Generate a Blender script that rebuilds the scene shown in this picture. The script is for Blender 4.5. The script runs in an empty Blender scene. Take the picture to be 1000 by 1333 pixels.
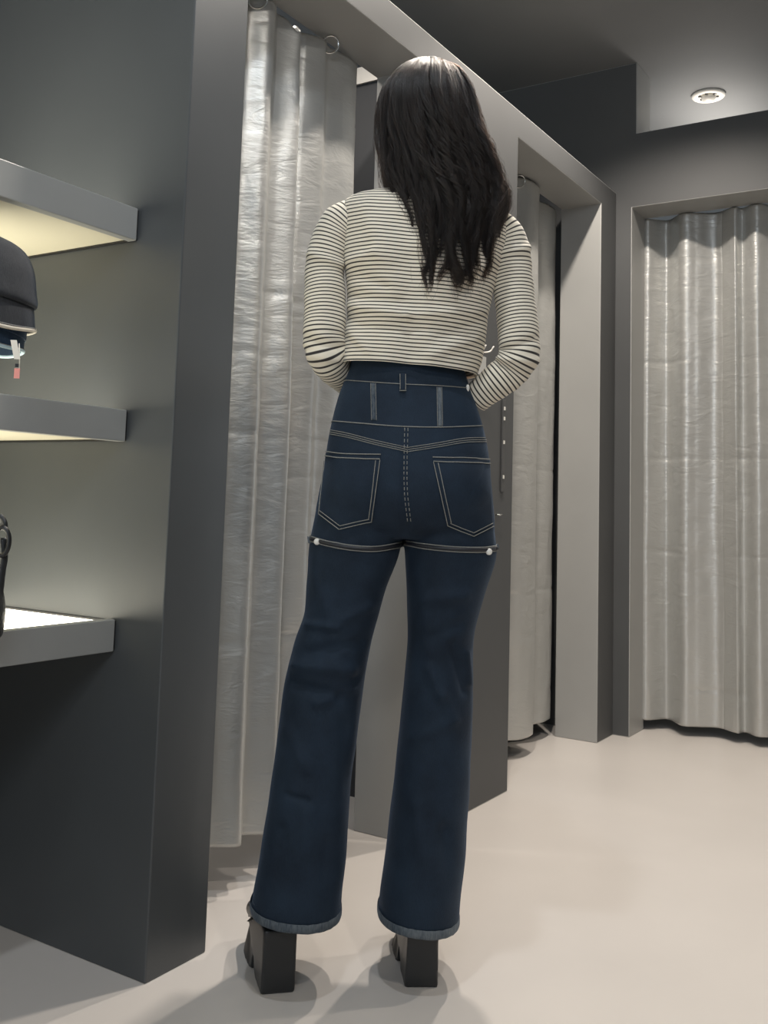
import bpy, bmesh, math, random
import numpy as np
from mathutils import Vector, Matrix, noise
from mathutils.bvhtree import BVHTree

SC = bpy.context.scene
COL = SC.collection
random.seed(7)
rng = np.random.default_rng(7)

# ------------------------------------------------------------------ camera
CAM = np.array([0.0, 0.0, 0.95])
CR = np.array([0.5413897, -0.84017667, 0.03162823])
CD = np.array([0.10000161, 0.0269964, -0.99462097])
CF = np.array([0.83480349, 0.54164042, 0.09863459])
FPX, CX, CY = 1285.98, 475.45, 529.62
cd = bpy.data.cameras.new('camera')
cam = bpy.data.objects.new('camera', cd)
COL.objects.link(cam)
cam.matrix_world = Matrix(((CR[0], -CD[0], -CF[0], CAM[0]), (CR[1], -CD[1], -CF[1], CAM[1]),
                           (CR[2], -CD[2], -CF[2], CAM[2]), (0, 0, 0, 1)))
cd.sensor_fit = 'VERTICAL'
cd.sensor_height = 24
cd.lens = FPX * 24 / 1333
cd.shift_x = (500 - CX) / 1333
cd.shift_y = (CY - 666.5) / 1333
cd.clip_start = 0.01
SC.camera = cam

# ------------------------------------------------------------------ colour management, world, lights
SC.view_settings.view_transform = 'Standard'
SC.view_settings.look = 'None'
SC.view_settings.gamma = 1
SC.view_settings.use_curve_mapping = False
SC.view_settings.exposure = 0.38
SC.cycles.max_bounces = 8

w = bpy.data.worlds.new('store_ambience')
SC.world = w
w.use_nodes = True
w.node_tree.nodes['Background'].inputs[0].default_value = (0.84, 0.93, 1.0, 1)
w.node_tree.nodes['Background'].inputs[1].default_value = 0.55

WARM = (1.0, 0.91, 0.81)
SOFT = (1.0, 0.94, 0.86)


def spot(name, loc, target, power, size=100, blend=0.6, radius=0.03, color=WARM):
    l = bpy.data.lights.new(name, 'SPOT')
    l.energy = power
    l.spot_size = math.radians(size)
    l.spot_blend = blend
    l.shadow_soft_size = radius
    l.color = color
    o = bpy.data.objects.new(name, l)
    COL.objects.link(o)
    o.location = loc
    o.rotation_euler = (Vector(target) - Vector(loc)).to_track_quat('-Z', 'Y').to_euler()
    return o


def area(name, loc, target, power, sx, sy, color=SOFT):
    l = bpy.data.lights.new(name, 'AREA')
    l.shape = 'RECTANGLE'
    l.size, l.size_y = sx, sy
    l.energy = power
    l.color = color
    o = bpy.data.objects.new(name, l)
    COL.objects.link(o)
    o.location = loc
    o.rotation_euler = (Vector(target) - Vector(loc)).to_track_quat('-Z', 'Y').to_euler()
    return o


# ceiling downlights along the fitting-room wall, and an added fill
spot('downlight_by_first_cubicle', (2.36, 1.10, 2.96), (2.3, 1.25, 0), 95, 130, 0.7, 0.035)
spot('downlight_by_second_cubicle', (3.40, 1.12, 2.96), (3.6, 1.1, 0), 100, 130, 0.7, 0.035)
spot('downlight_over_floor', (3.3, -0.3, 2.96), (3.2, -0.1, 0), 64, 110, 0.8, 0.05)
spot('downlight_behind_camera', (0.6, -0.5, 2.96), (1.5, 0.7, 0.9), 45, 110, 0.8, 0.06, SOFT)
spot('downlight_by_shelves', (1.20, 0.85, 2.96), (1.3, 1.4, 0.5), 36, 120, 0.9, 0.05, (0.86, 0.93, 1.0))
area('fill_behind_camera', (-1.6, -0.6, 2.93), (1.5, 1.8, 0.6), 42, 1.2, 1.2, (0.82, 0.90, 1.0))  # added bluish fill behind the camera, lifts the dark wall under the shelves
# lamps inside the cubicles
spot('cubicle_lamp_first', (2.1, 2.2, 2.9), (2.1, 2.2, 0), 30, 140, 0.8, 0.06)
area('cubicle_uplight_end', (5.30, 1.2, 2.70), (5.25, 1.2, 3.0), 6, 0.2, 1.2, SOFT)

# ------------------------------------------------------------------ helpers
RH = np.array([0.5443, -0.8389, 0.0])     # horizontal right of the viewer
FH = np.array([0.8389, 0.5443, 0.0])      # horizontal forward
UP = np.array([0, 0, 1.0])


def ray(x, y):
    return CF + CR * ((x - CX) / FPX) + CD * ((y - CY) / FPX)


def at(x, y, hd):
    """Measured point: sight line x,y at horizontal forward distance hd."""
    r = ray(x, y)
    return CAM + r * (hd / float(r @ FH))


def on_y(x, y, Y):
    r = ray(x, y)
    return CAM + r * (Y / r[1])


def img(P):
    d = np.asarray(P) - CAM
    z = d @ CF
    return CX + FPX * (d @ CR) / z, CY + FPX * (d @ CD) / z


def tag(o, label=None, cat=None, group=None, kind=None):
    if label: o['label'] = label
    if cat: o['category'] = cat
    if group: o['group'] = group
    if kind: o['kind'] = kind
    return o


def empty(name, loc):
    o = bpy.data.objects.new(name, None)
    COL.objects.link(o)
    o.location = loc
    o.empty_display_size = 0.1
    return o


def link(name, me, m=None, parent=None, smooth=True):
    o = bpy.data.objects.new(name, me)
    COL.objects.link(o)
    if m is not None:
        me.materials.clear()
        me.materials.append(m)
    if smooth:
        for p in me.polygons:
            p.use_smooth = True
    if parent is not None:
        o.parent = parent
        o.matrix_parent_inverse = Matrix.Translation(-Vector(parent_loc(parent)))
    return o


def parent_loc(p):
    return world(p).translation


def world(o):
    m = Matrix.Translation(o.location)
    if o.parent is None: return m
    return world(o.parent) @ o.matrix_parent_inverse @ m


def from_bm(name, bm, m=None, parent=None, smooth=True):
    me = bpy.data.meshes.new(name)
    bm.normal_update()
    bm.to_mesh(me)
    bm.free()
    return link(name, me, m, parent, smooth)


def bevel(o, width=0.003, seg=2, angle=30):
    b = o.modifiers.new('bevel', 'BEVEL')
    b.width = width
    b.segments = seg
    b.limit_method = 'ANGLE'
    b.angle_limit = math.radians(angle)
    return o


def add_box(bm, lo, hi):
    vs = [bm.verts.new((x, y, z)) for x in (lo[0], hi[0]) for y in (lo[1], hi[1]) for z in (lo[2], hi[2])]
    for f in ((0, 1, 3, 2), (4, 6, 7, 5), (0, 4, 5, 1), (2, 3, 7, 6), (0, 2, 6, 4), (1, 5, 7, 3)):
        bm.faces.new([vs[i] for i in f])


def box(name, lo, hi, m, parent=None, bev=0.0):
    bm = bmesh.new()
    add_box(bm, lo, hi)
    bmesh.ops.recalc_face_normals(bm, faces=bm.faces)
    o = from_bm(name, bm, m, parent, smooth=False)
    if bev: bevel(o, bev)
    return o


def obox(bm, c, ax, ay, az, sx, sy, sz):
    """box at centre c with axes and half sizes"""
    c = np.asarray(c, float)
    vs = []
    for i in (-1, 1):
        for j in (-1, 1):
            for k in (-1, 1):
                vs.append(bm.verts.new(c + i * sx * np.asarray(ax) + j * sy * np.asarray(ay) + k * sz * np.asarray(az)))
    for f in ((0, 1, 3, 2), (4, 6, 7, 5), (0, 4, 5, 1), (2, 3, 7, 6), (0, 2, 6, 4), (1, 5, 7, 3)):
        bm.faces.new([vs[i] for i in f])


def catmull(P, n):
    P = np.asarray(P, float)
    if P.ndim == 1: P = P[:, None]
    t = np.linspace(0, len(P) - 1, n)
    out = []
    for s in t:
        i = min(int(s), len(P) - 2)
        u = s - i
        p1, p2 = P[i], P[i + 1]
        p0 = P[i - 1] if i > 0 else 2 * p1 - p2
        p3 = P[i + 2] if i + 2 < len(P) else 2 * p2 - p1
        out.append(0.5 * ((2 * p1) + (-p0 + p2) * u + (2 * p0 - 5 * p1 + 4 * p2 - p3) * u * u + (-p0 + 3 * p1 - 3 * p2 + p3) * u ** 3))
    return np.array(out)


def grid_mesh(bm, rings, cap0=False, cap1=False, closed=True, uv=None, vv=None):
    """rings: list of arrays (n,3). Optional uv layer with v from vv (per ring or per ring/vertex)."""
    rows = [[bm.verts.new(p) for p in r] for r in rings]
    n = len(rows[0])
    for i in range(len(rows) - 1):
        for j in range(n if closed else n - 1):
            k = (j + 1) % n
            f = bm.faces.new((rows[i][j], rows[i][k], rows[i + 1][k], rows[i + 1][j]))
            if uv is not None:
                js = (j, j + 1, j + 1, j)
                is_ = (i, i, i + 1, i + 1)
                for l, jj, ii in zip(f.loops, js, is_):
                    v = vv[ii] if np.ndim(vv[ii]) == 0 else vv[ii][jj % n]
                    l[uv].uv = (jj / n, v)
    for c, row, rev in ((cap0, rows[0], True), (cap1, rows[-1], False)):
        if c:
            mid = bm.verts.new(sum((v.co for v in row), Vector()) / n)
            for j in range(n):
                a, b = row[j], row[(j + 1) % n]
                bm.faces.new((mid, b, a) if rev else (mid, a, b))
    return rows


def tube(bm, path, rad, n=10, caps=True, uv=None, flat=1.0, closed=False, up=None, vscale=None):
    P = np.asarray(path, float)
    m = len(P)
    R = np.full(m, rad) if np.ndim(rad) == 0 else np.asarray(rad, float)
    T = np.gradient(P, axis=0)
    T /= np.linalg.norm(T, axis=1)[:, None] + 1e-12
    a = np.array(up if up is not None else (0.13, 0.2, 1.0), float)
    a = a - (a @ T[0]) * T[0]
    if np.linalg.norm(a) < 1e-3:
        a = np.array((1.0, 0.1, 0)); a = a - (a @ T[0]) * T[0]
    a /= np.linalg.norm(a)
    rings, L, acc = [], [0.0], 0
    for i in range(m):
        a = a - (a @ T[i]) * T[i]
        a /= np.linalg.norm(a)
        b = np.cross(T[i], a)
        th = np.linspace(0, 2 * math.pi, n, endpoint=False)
        rings.append(P[i] + R[i] * (np.cos(th)[:, None] * a * flat + np.sin(th)[:, None] * b))
        if i: L.append(L[-1] + np.linalg.norm(P[i] - P[i - 1]))
    grid_mesh(bm, rings, caps, caps, True, uv, L)
    return rings


def ellipsoid(bm, c, ax, r, nu=20, nv=14):
    """ax: 3 axes, r: 3 radii"""
    c = np.asarray(c, float)
    rings = []
    for i in range(1, nv):
        ph = math.pi * i / nv
        th = np.linspace(0, 2 * math.pi, nu, endpoint=False)
        rings.append(c + math.sin(ph) * (np.cos(th)[:, None] * ax[0] * r[0] + np.sin(th)[:, None] * ax[1] * r[1])
                     + math.cos(ph) * ax[2] * r[2])
    grid_mesh(bm, rings, True, True)


def revolve(bm, c, prof, n=40, ax=(np.array([1., 0, 0]), np.array([0, 1., 0]), np.array([0, 0, 1.])), cap0=False, cap1=False):
    rings = []
    th = np.linspace(0, 2 * math.pi, n, endpoint=False)
    for r, z in prof:
        rings.append(np.asarray(c) + r * (np.cos(th)[:, None] * ax[0] + np.sin(th)[:, None] * ax[1]) + z * ax[2])
    grid_mesh(bm, rings, cap0, cap1)


def evaluated(o):
    dg = bpy.context.evaluated_depsgraph_get()
    return bpy.data.meshes.new_from_object(o.evaluated_get(dg), depsgraph=dg)


def remesh(bm, voxel, smooth_it=6):
    """fuse overlapping closed pieces into one skin; returns mesh data"""
    bmesh.ops.recalc_face_normals(bm, faces=bm.faces)
    me = bpy.data.meshes.new('tmp')
    bm.to_mesh(me)
    bm.free()
    o = bpy.data.objects.new('tmp', me)
    COL.objects.link(o)
    r = o.modifiers.new('r', 'REMESH')
    r.mode = 'VOXEL'
    r.voxel_size = voxel
    if smooth_it:
        s = o.modifiers.new('s', 'SMOOTH')
        s.iterations = smooth_it
        s.factor = 0.5
    out = evaluated(o)
    bpy.data.objects.remove(o)
    bpy.data.meshes.remove(me)
    return out


# ------------------------------------------------------------------ materials
def mat(name, base, rough=0.5, metal=0.0, spec=0.5, noise_scale=0, var=0.08, bump=0.0, bump_scale=200, coat=0.0,
        sheen=0.0, coord='Object'):
    m = bpy.data.materials.new(name)
    m.use_nodes = True
    nt = m.node_tree
    b = nt.nodes['Principled BSDF']
    b.inputs['Base Color'].default_value = (*base, 1)
    b.inputs['Roughness'].default_value = rough
    b.inputs['Metallic'].default_value = metal
    b.inputs['Specular IOR Level'].default_value = spec
    b.inputs['Coat Weight'].default_value = coat
    b.inputs['Sheen Weight'].default_value = sheen
    tc = nt.nodes.new('ShaderNodeTexCoord')
    if noise_scale:
        n = nt.nodes.new('ShaderNodeTexNoise')
        n.inputs['Scale'].default_value = noise_scale
        n.inputs['Detail'].default_value = 5
        nt.links.new(tc.outputs[coord], n.inputs['Vector'])
        r = nt.nodes.new('ShaderNodeValToRGB')
        r.color_ramp.elements[0].position = 0.3
        r.color_ramp.elements[1].position = 0.7
        r.color_ramp.elements[0].color = (*[c * (1 - var) for c in base], 1)
        r.color_ramp.elements[1].color = (*[min(1, c * (1 + var)) for c in base], 1)
        nt.links.new(n.outputs['Fac'], r.inputs[0])
        nt.links.new(r.outputs[0], b.inputs['Base Color'])
    if bump:
        n = nt.nodes.new('ShaderNodeTexNoise')
        n.inputs['Scale'].default_value = bump_scale
        n.inputs['Detail'].default_value = 3
        nt.links.new(tc.outputs[coord], n.inputs['Vector'])
        bp = nt.nodes.new('ShaderNodeBump')
        bp.inputs['Strength'].default_value = bump
        bp.inputs['Distance'].default_value = 0.01
        nt.links.new(n.outputs['Fac'], bp.inputs['Height'])
        nt.links.new(bp.outputs[0], b.inputs['Normal'])
    return m


M_WALL = mat('charcoal_paint', (0.072, 0.074, 0.075), 0.55, 0.0, 0.5, 3, 0.05, 0.02, 400)
M_DARK = mat('charcoal_satin_panel', (0.070, 0.075, 0.078), 0.38, 0.0, 0.5, 3, 0.06, 0.02, 400)
M_REVEAL = mat('grey_metal_reveal', (0.35, 0.348, 0.335), 0.42, 0.1, 0.5, 4, 0.03, 0.02, 400)
M_CEIL = mat('dark_ceiling_paint', (0.16, 0.163, 0.165), 0.75, 0, 0.5, 2, 0.05)
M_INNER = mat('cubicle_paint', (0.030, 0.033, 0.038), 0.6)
M_SHELF = mat('shelf_grey_metal', (0.34, 0.345, 0.335), 0.40, 0.2, 0.5, 6, 0.04)
M_CREAM = mat('shelf_underside_cream', (0.62, 0.58, 0.45), 0.5)
M_FLOOR = mat('poured_beige_floor', (0.60, 0.562, 0.525), 0.33, 0, 0.45, 2.2, 0.035, 0.03, 6)
M_CHROME = mat('chrome', (0.8, 0.8, 0.78), 0.15, 1.0)
M_WHITE = mat('white_plastic', (0.75, 0.72, 0.66), 0.4)
M_BLACK = mat('black_plastic', (0.012, 0.012, 0.013), 0.35)


def emit(name, col, s):
    m = bpy.data.materials.new(name)
    m.use_nodes = True
    b = m.node_tree.nodes['Principled BSDF']
    b.inputs['Base Color'].default_value = (*col, 1)
    b.inputs['Emission Color'].default_value = (*col, 1)
    b.inputs['Emission Strength'].default_value = s
    return m


M_LED = emit('lit_shelf_panel', (1.0, 0.95, 0.80), 3.4)

# ------------------------------------------------------------------ the room
FY = 1.444          # front plane of the cubicle wall
XR = 4.263          # front plane of the end wall


def structure(o):
    o['kind'] = 'structure'
    return o


structure(box('floor', (-4, -4, -0.1), (8, 4, 0), M_FLOOR))
structure(box('ceiling', (-4, -4, 2.99), (8, 4, 3.1), M_CEIL))


def panel_wall(name, us, zs, holes, to3, depth_vec, m_front, m_rev, bev=0.003):
    """flat wall with rectangular openings; us, zs cut lines; holes = (u0,u1,z0,z1); reveals get their own material"""
    bm = bmesh.new()
    dv = Vector(depth_vec)
    cells = {}
    for i in range(len(us) - 1):
        for k in range(len(zs) - 1):
            uc, zc = (us[i] + us[i + 1]) / 2, (zs[k] + zs[k + 1]) / 2
            cells[i, k] = not any(a < uc < b and c < zc < d for a, b, c, d in holes)
    V = {}

    def v(i, k, s):
        if (i, k, s) not in V:
            V[i, k, s] = bm.verts.new(Vector(to3(us[i], zs[k])) + dv * s)
        return V[i, k, s]
    for (i, k), s in cells.items():
        if not s: continue
        bm.faces.new((v(i, k, 0), v(i + 1, k, 0), v(i + 1, k + 1, 0), v(i, k + 1, 0))).material_index = 0
        bm.faces.new((v(i, k, 1), v(i + 1, k, 1), v(i + 1, k + 1, 1), v(i, k + 1, 1))).material_index = 0
        for di, dk, e in ((-1, 0, ((i, k), (i, k + 1))), (1, 0, ((i + 1, k), (i + 1, k + 1))),
                          (0, -1, ((i, k), (i + 1, k))), (0, 1, ((i, k + 1), (i + 1, k + 1)))):
            if not cells.get((i + di, k + dk), False):
                f = bm.faces.new((v(*e[0], 0), v(*e[1], 0), v(*e[1], 1), v(*e[0], 1)))
                f.material_index = 1
    bmesh.ops.recalc_face_normals(bm, faces=bm.faces)
    me = bpy.data.meshes.new(name)
    bm.to_mesh(me)
    bm.free()
    o = bpy.data.objects.new(name, me)
    COL.objects.link(o)
    me.materials.append(m_front)
    me.materials.append(m_rev)
    b = bevel(o, bev)
    o.modifiers['bevel'].material = 1
    return structure(o)


# cubicle wall with its two openings (starts at the pier by the shelves)
panel_wall('wall_cubicles', [1.674, 2.519, 3.187, 4.066, XR], [0, 2.29, 2.392],
           [(1.6, 2.519, -1, 2.29), (3.187, 4.066, -1, 2.29)],
           lambda u, z: (u, FY, z), (0, 0.185, 0), M_WALL, M_REVEAL)
# the pier that ends the shelf niche
structure(box('wall_niche_side', (1.498, FY, 0), (1.674, 2.14, 2.392), M_DARK, bev=0.003))
structure(box('wall_niche_back', (-1.2, 2.12, 0), (1.4985, 2.20, 2.99), M_DARK))
# end wall: full height to the left, a low wall with an opening to the right
zs = [0, 2.316, 2.658, 2.99]
panel_wall('wall_end', [0.30, 0.52, 1.352, 1.372, 3.2], zs,
           [(0.52, 1.372, -1, 2.316), (0.0, 1.352, 2.658, 3.5)],
           lambda u, z: (XR, u, z), (0.20, 0, 0), M_WALL, M_REVEAL)
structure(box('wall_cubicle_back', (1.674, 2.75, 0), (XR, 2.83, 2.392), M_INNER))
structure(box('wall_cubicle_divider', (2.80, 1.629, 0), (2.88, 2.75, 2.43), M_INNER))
structure(box('bright_gap_strip', (2.79, 1.632, 2.43), (2.89, 2.745, 2.49), M_WHITE))  # added white strip; its colour stands in for the bright interior above the curtain
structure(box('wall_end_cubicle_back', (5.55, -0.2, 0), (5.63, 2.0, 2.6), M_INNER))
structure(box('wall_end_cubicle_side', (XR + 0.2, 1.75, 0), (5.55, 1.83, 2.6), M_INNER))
structure(box('wall_right', (-3.5, -3.6, 0), (6.0, -3.5, 2.99), M_WALL))

# ------------------------------------------------------------------ shelves with lit tops
for z1, z0, lab in ((1.579, 1.507, 'top floating grey shelf with cream underside, above the bucket hats'),
                    (1.136, 1.068, 'middle floating grey shelf, below the bucket hats'),
                    (0.694, 0.628, 'lowest floating grey shelf with brightly lit white top, under the black bag')):
    t = empty('wall_shelf', (0.9, 1.83, z0))
    tag(t, lab, 'shelf', 'lit display shelves')
    box('fascia', (0.05, 1.576, z0), (1.492, 1.600, z1), M_SHELF, t, 0.002)
    box('shelf_board', (0.05, 1.600, z0 + 0.006), (1.492, 2.118, z1 - 0.012), M_CREAM, t)
    p = box('light_panel', (0.07, 1.615, z1 - 0.012), (1.475, 2.10, z1 - 0.004), M_LED, t)
    p['label'] = 'glowing white light panel'
    box('end_plate', (1.492, 1.58, z0 + 0.002), (1.4975, 2.118, z1 - 0.003), M_BLACK, t)

# ------------------------------------------------------------------ sprinkler head on the ceiling
sc_ = np.array([4.77, 1.16, 2.99])
t = empty('ceiling_sprinkler', sc_)
tag(t, 'round white sprinkler fitting on the ceiling beyond the end wall', 'sprinkler')
bm = bmesh.new()
revolve(bm, sc_, [(0.001, 0), (0.078, 0), (0.080, -0.006), (0.074, -0.013), (0.058, -0.016), (0.050, -0.008), (0.001, -0.008)], 48)
from_bm('rim', bm, M_WHITE, t)
bm = bmesh.new()
revolve(bm, sc_, [(0.034, -0.006), (0.034, -0.018), (0.028, -0.030), (0.012, -0.036), (0.001, -0.037)], 32, cap0=True, cap1=True)
from_bm('dome', bm, M_WHITE, t)
for k in range(6):
    bm = bmesh.new()
    a = k * math.pi / 3
    obox(bm, sc_ + np.array([0.042 * math.cos(a), 0.042 * math.sin(a), -0.011]), (math.cos(a), math.sin(a), 0),
         (-math.sin(a), math.cos(a), 0), UP, 0.006, 0.006, 0.003)
    from_bm('vent_slot', bm, M_BLACK, t, False)


# ------------------------------------------------------------------ curtains
def curtain_material():
    m = bpy.data.materials.new('silver_curtain_cloth')
    m.use_nodes = True
    nt = m.node_tree
    N, L = nt.nodes, nt.links
    b = N['Principled BSDF']
    b.inputs['Base Color'].default_value = (0.50, 0.50, 0.48, 1)
    b.inputs['Metallic'].default_value = 0.52
    b.inputs['Roughness'].default_value = 0.42
    tc = N.new('ShaderNodeTexCoord')
    mp = N.new('ShaderNodeMapping')
    L.new(tc.outputs['Object'], mp.inputs[0])
    mp.inputs['Scale'].default_value = (1, 1, 2.5)
    n1 = N.new('ShaderNodeTexNoise'); n1.inputs['Scale'].default_value = 9; n1.inputs['Detail'].default_value = 4
    n1.inputs['Distortion'].default_value = 0.8
    L.new(mp.outputs[0], n1.inputs['Vector'])
    mp2 = N.new('ShaderNodeMapping')
    L.new(tc.outputs['Object'], mp2.inputs[0])
    mp2.inputs['Scale'].default_value = (1, 1, 4.0)
    n2 = N.new('ShaderNodeTexNoise'); n2.inputs['Scale'].default_value = 45; n2.inputs['Detail'].default_value = 4
    L.new(mp2.outputs[0], n2.inputs['Vector'])
    ad = N.new('ShaderNodeMath'); ad.operation = 'MULTIPLY_ADD'
    L.new(n2.outputs['Fac'], ad.inputs[0]); ad.inputs[1].default_value = 0.18
    L.new(n1.outputs['Fac'], ad.inputs[2])
    bp = N.new('ShaderNodeBump'); bp.inputs['Strength'].default_value = 0.36; bp.inputs['Distance'].default_value = 0.010
    L.new(ad.outputs[0], bp.inputs['Height'])
    L.new(bp.outputs[0], b.inputs['Normal'])
    r = N.new('ShaderNodeMapRange')
    L.new(n1.outputs['Fac'], r.inputs[0])
    r.inputs[3].default_value = 0.32; r.inputs[4].default_value = 0.46
    L.new(r.outputs[0], b.inputs['Roughness'])
    return m


M_CURTAIN = curtain_material()


def curtain(name, label, path, z0, z1, creases, hook_u, seed, sags=(), vcrease=(), bottom=None):
    n = 420
    P = catmull(path, n)
    seg = np.r_[0, np.cumsum(np.linalg.norm(np.diff(P, axis=0), axis=1))]
    T = np.gradient(P, axis=0); T /= np.linalg.norm(T, axis=1)[:, None]
    Nn = np.c_[-T[:, 1], T[:, 0]]
    mz = 260
    bm = bmesh.new()
    rows = []
    mean = np.array([np.mean(P[max(0, i - 40):i + 41], axis=0) for i in range(n)])
    for k in range(mz):
        v = k / (mz - 1)
        r = []
        for i in range(n):
            top = z1 - sum(d * math.exp(-((seg[i] - s) / wd) ** 2) for s, d, wd in sags)
            bot = z0 + (bottom(seg[i]) if bottom else 0)
            z = top + (bot - top) * v
            fl = 0.82 + 0.28 * v
            p = mean[i] + (P[i] - mean[i]) * fl
            d = 0.006 * noise.noise(Vector((seg[i] * 7 + seed, z * 2.2, seed)))
            d += 0.0016 * noise.noise(Vector((seg[i] * 22 + seed, z * 9, seed + 3)))
            for zc, a in creases:
                zz = zc + 0.006 * noise.noise(Vector((seg[i] * 6, zc * 5, seed)))
                strength = 0.55 + 0.9 * noise.noise(Vector((seg[i] * 5 + 9, zc * 7, seed + 1)))
                d += a * max(0, strength) * math.exp(-abs(z - zz) / 0.006)
            for sc0, a in vcrease:
                d += a * math.exp(-abs(seg[i] - sc0 - 0.004 * noise.noise(Vector((z * 6, sc0, seed)))) / 0.004)
            # hand-crumpled dents
            d += 0.006 * max(0, noise.noise(Vector((seg[i] * 9 + seed, z * 4.5, seed + 8))) - 0.28)
            q = p + Nn[i] * d
            r.append((q[0], q[1], z))
        rows.append(np.array(r))
    grid_mesh(bm, rows, closed=False)
    o = from_bm(name, bm, M_CURTAIN)
    s = o.modifiers.new('thickness', 'SOLIDIFY')
    s.thickness = 0.0018
    tag(o, label, 'curtain', 'silver cubicle curtains')
    return o, P, seg


c1path = [(1.69, 1.64), (1.74, 1.60), (1.80, 1.65), (1.835, 1.60), (1.885, 1.64), (1.945, 1.59), (2.005, 1.63), (2.07, 1.585), (2.082, 1.63),
          (2.10, 1.66), (2.14, 1.625), (2.19, 1.60), (2.235, 1.614), (2.30, 1.60), (2.365, 1.605), (2.385, 1.62), (2.392, 1.65)]
cur1, P1, s1 = curtain('curtain', 'silver grey curtain in the nearest opening, behind the person', c1path, 0.115, 2.27,
                       [(1.50, .004), (1.33, .003), (1.12, .0045), (1.02, .003), (0.60, .004), (0.26, .003), (2.08, .003)], None, 1.0,
                       sags=[(0.50, 0.035, 0.03), (0.98, 0.04, 0.04)], vcrease=[(0.43, .002), (0.62, .0015)])
c2path = [(3.20, 1.66), (3.27, 1.60), (3.35, 1.66), (3.44, 1.60), (3.52, 1.64), (3.60, 1.59), (3.70, 1.58), (3.745, 1.60), (3.76, 1.67),
          (3.82, 1.68), (3.88, 1.655), (3.95, 1.64), (4.02, 1.642), (4.06, 1.65), (4.085, 1.665), (4.09, 1.69)]
cur2, P2, s2 = curtain('curtain', 'silver grey curtain in the middle opening, right of the person', c2path, 0.075, 2.28,
                       [(1.55, .003), (1.12, .004), (0.62, .004), (0.20, .003)], None, 4.0)
c3path = [(4.49, 1.43), (4.45, 1.36), (4.525, 1.285), (4.44, 1.20), (4.46, 1.14), (4.50, 1.06), (4.455, 0.985), (4.45, 0.965), (4.485, 0.945),
          (4.44, 0.88), (4.50, 0.80), (4.45, 0.70), (4.50, 0.60), (4.46, 0.50)]
cur3, P3, s3 = curtain('curtain', 'wide silver grey curtain in the end wall opening at far right', c3path, 0.045, 2.313,
                       [(1.64, .004), (1.20, .0035), (0.78, .005), (0.20, .003)], None, 8.0, vcrease=[(0.50, .004)])


def rings(P, zc, idx, label, yoff, horizontal):
    for k, i in enumerate(idx):
        bm = bmesh.new()
        c = np.array([P[i][0], P[i][1], zc])
        c = c + (np.array([0, yoff, 0]) if horizontal else np.array([yoff, 0, 0]))
        th = np.linspace(0, 2 * math.pi, 29)[:-1]
        tilt = 0.25
        u = np.array([0.78, -0.62, 0]) if horizontal else np.array([0, 1.0, 0])
        v = np.array([0, -math.sin(tilt), math.cos(tilt)]) if horizontal else np.array([-math.sin(tilt), 0, math.cos(tilt)])
        R = [c + 0.025 * (math.cos(a) * u + math.sin(a) * v) for a in th]
        R.append(R[0])
        tube(bm, R, 0.0028, 8, False)
        o = from_bm('curtain_ring', bm, M_CHROME)
        tag(o, label[k] if isinstance(label, list) else label, 'ring', 'curtain rings')


def nearest(P, x, ax=0):
    return int(np.argmin(abs(P[:, ax] - x)))


rings(P1, 2.262, [nearest(P1, 1.905), nearest(P1, 2.21)],
      ['chrome ring at the top of the nearest curtain, beside the pier', 'chrome ring at the top of the nearest curtain, nearer the person'], -0.012, True)
rings(P2, 2.262, [nearest(P2, 3.56), nearest(P2, 3.78)],
      ['chrome ring at the top left of the middle curtain', 'chrome ring at the top right of the middle curtain'], -0.012, True)
for a, b, lab in (((1.674, 1.66, 2.33), (2.80, 1.66, 2.33), 'chrome curtain rod behind the nearest opening header'),
                  ((2.88, 1.66, 2.33), (4.262, 1.66, 2.33), 'chrome curtain rod behind the middle opening header')):
    bm = bmesh.new()
    tube(bm, [a, b], 0.010, 12)
    tag(from_bm('curtain_rod', bm, M_CHROME), lab, 'rod', 'curtain rods')

# ------------------------------------------------------------------ fittings on the pier between the openings
M_SLOT = mat('slot_bright', (0.8, 0.78, 0.72), 0.4)
M_RAIL = mat('rail_dark', (0.07, 0.071, 0.072), 0.4)


def pier(x, y, off=0.0):
    return on_y(x, y, FY - off)


t = empty('slotted_wall_rail', pier(655, 600))
tag(t, 'narrow dark slotted rail with small bright slots, on the pier beside the jeans', 'rail')
bm = bmesh.new()
a, b = pier(654.5, 520), pier(653, 640)
xx = 0.5 * (a[0] + b[0])
add_box(bm, (xx - 0.012, FY - 0.006, b[2]), (xx + 0.012, FY - 0.0005, a[2]))
bevel(from_bm('rail', bm, M_RAIL, t, False), 0.001)
for yy in (532, 545, 576, 621):
    p = pier(655, yy)
    bm = bmesh.new()
    add_box(bm, (xx - 0.0035, FY - 0.009, p[2] - 0.006), (xx + 0.0035, FY - 0.006, p[2] + 0.006))
    from_bm('slot', bm, M_SLOT, t, False)
p = pier(647.5, 670)
bm = bmesh.new()
tube(bm, [(p[0] - 0.014, FY - 0.012, p[2]), (p[0] + 0.014, FY - 0.012, p[2])], 0.0028, 8)
tube(bm, [(p[0] + 0.012, FY - 0.012, p[2]), (p[0] + 0.012, FY, p[2])], 0.0022, 8)
tube(bm, [(p[0] - 0.012, FY - 0.012, p[2]), (p[0] - 0.012, FY, p[2])], 0.0022, 8)
tag(from_bm('small_pull_bar', bm, M_CHROME), 'tiny bright horizontal bar on the pier beside the thigh', 'bar')

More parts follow.
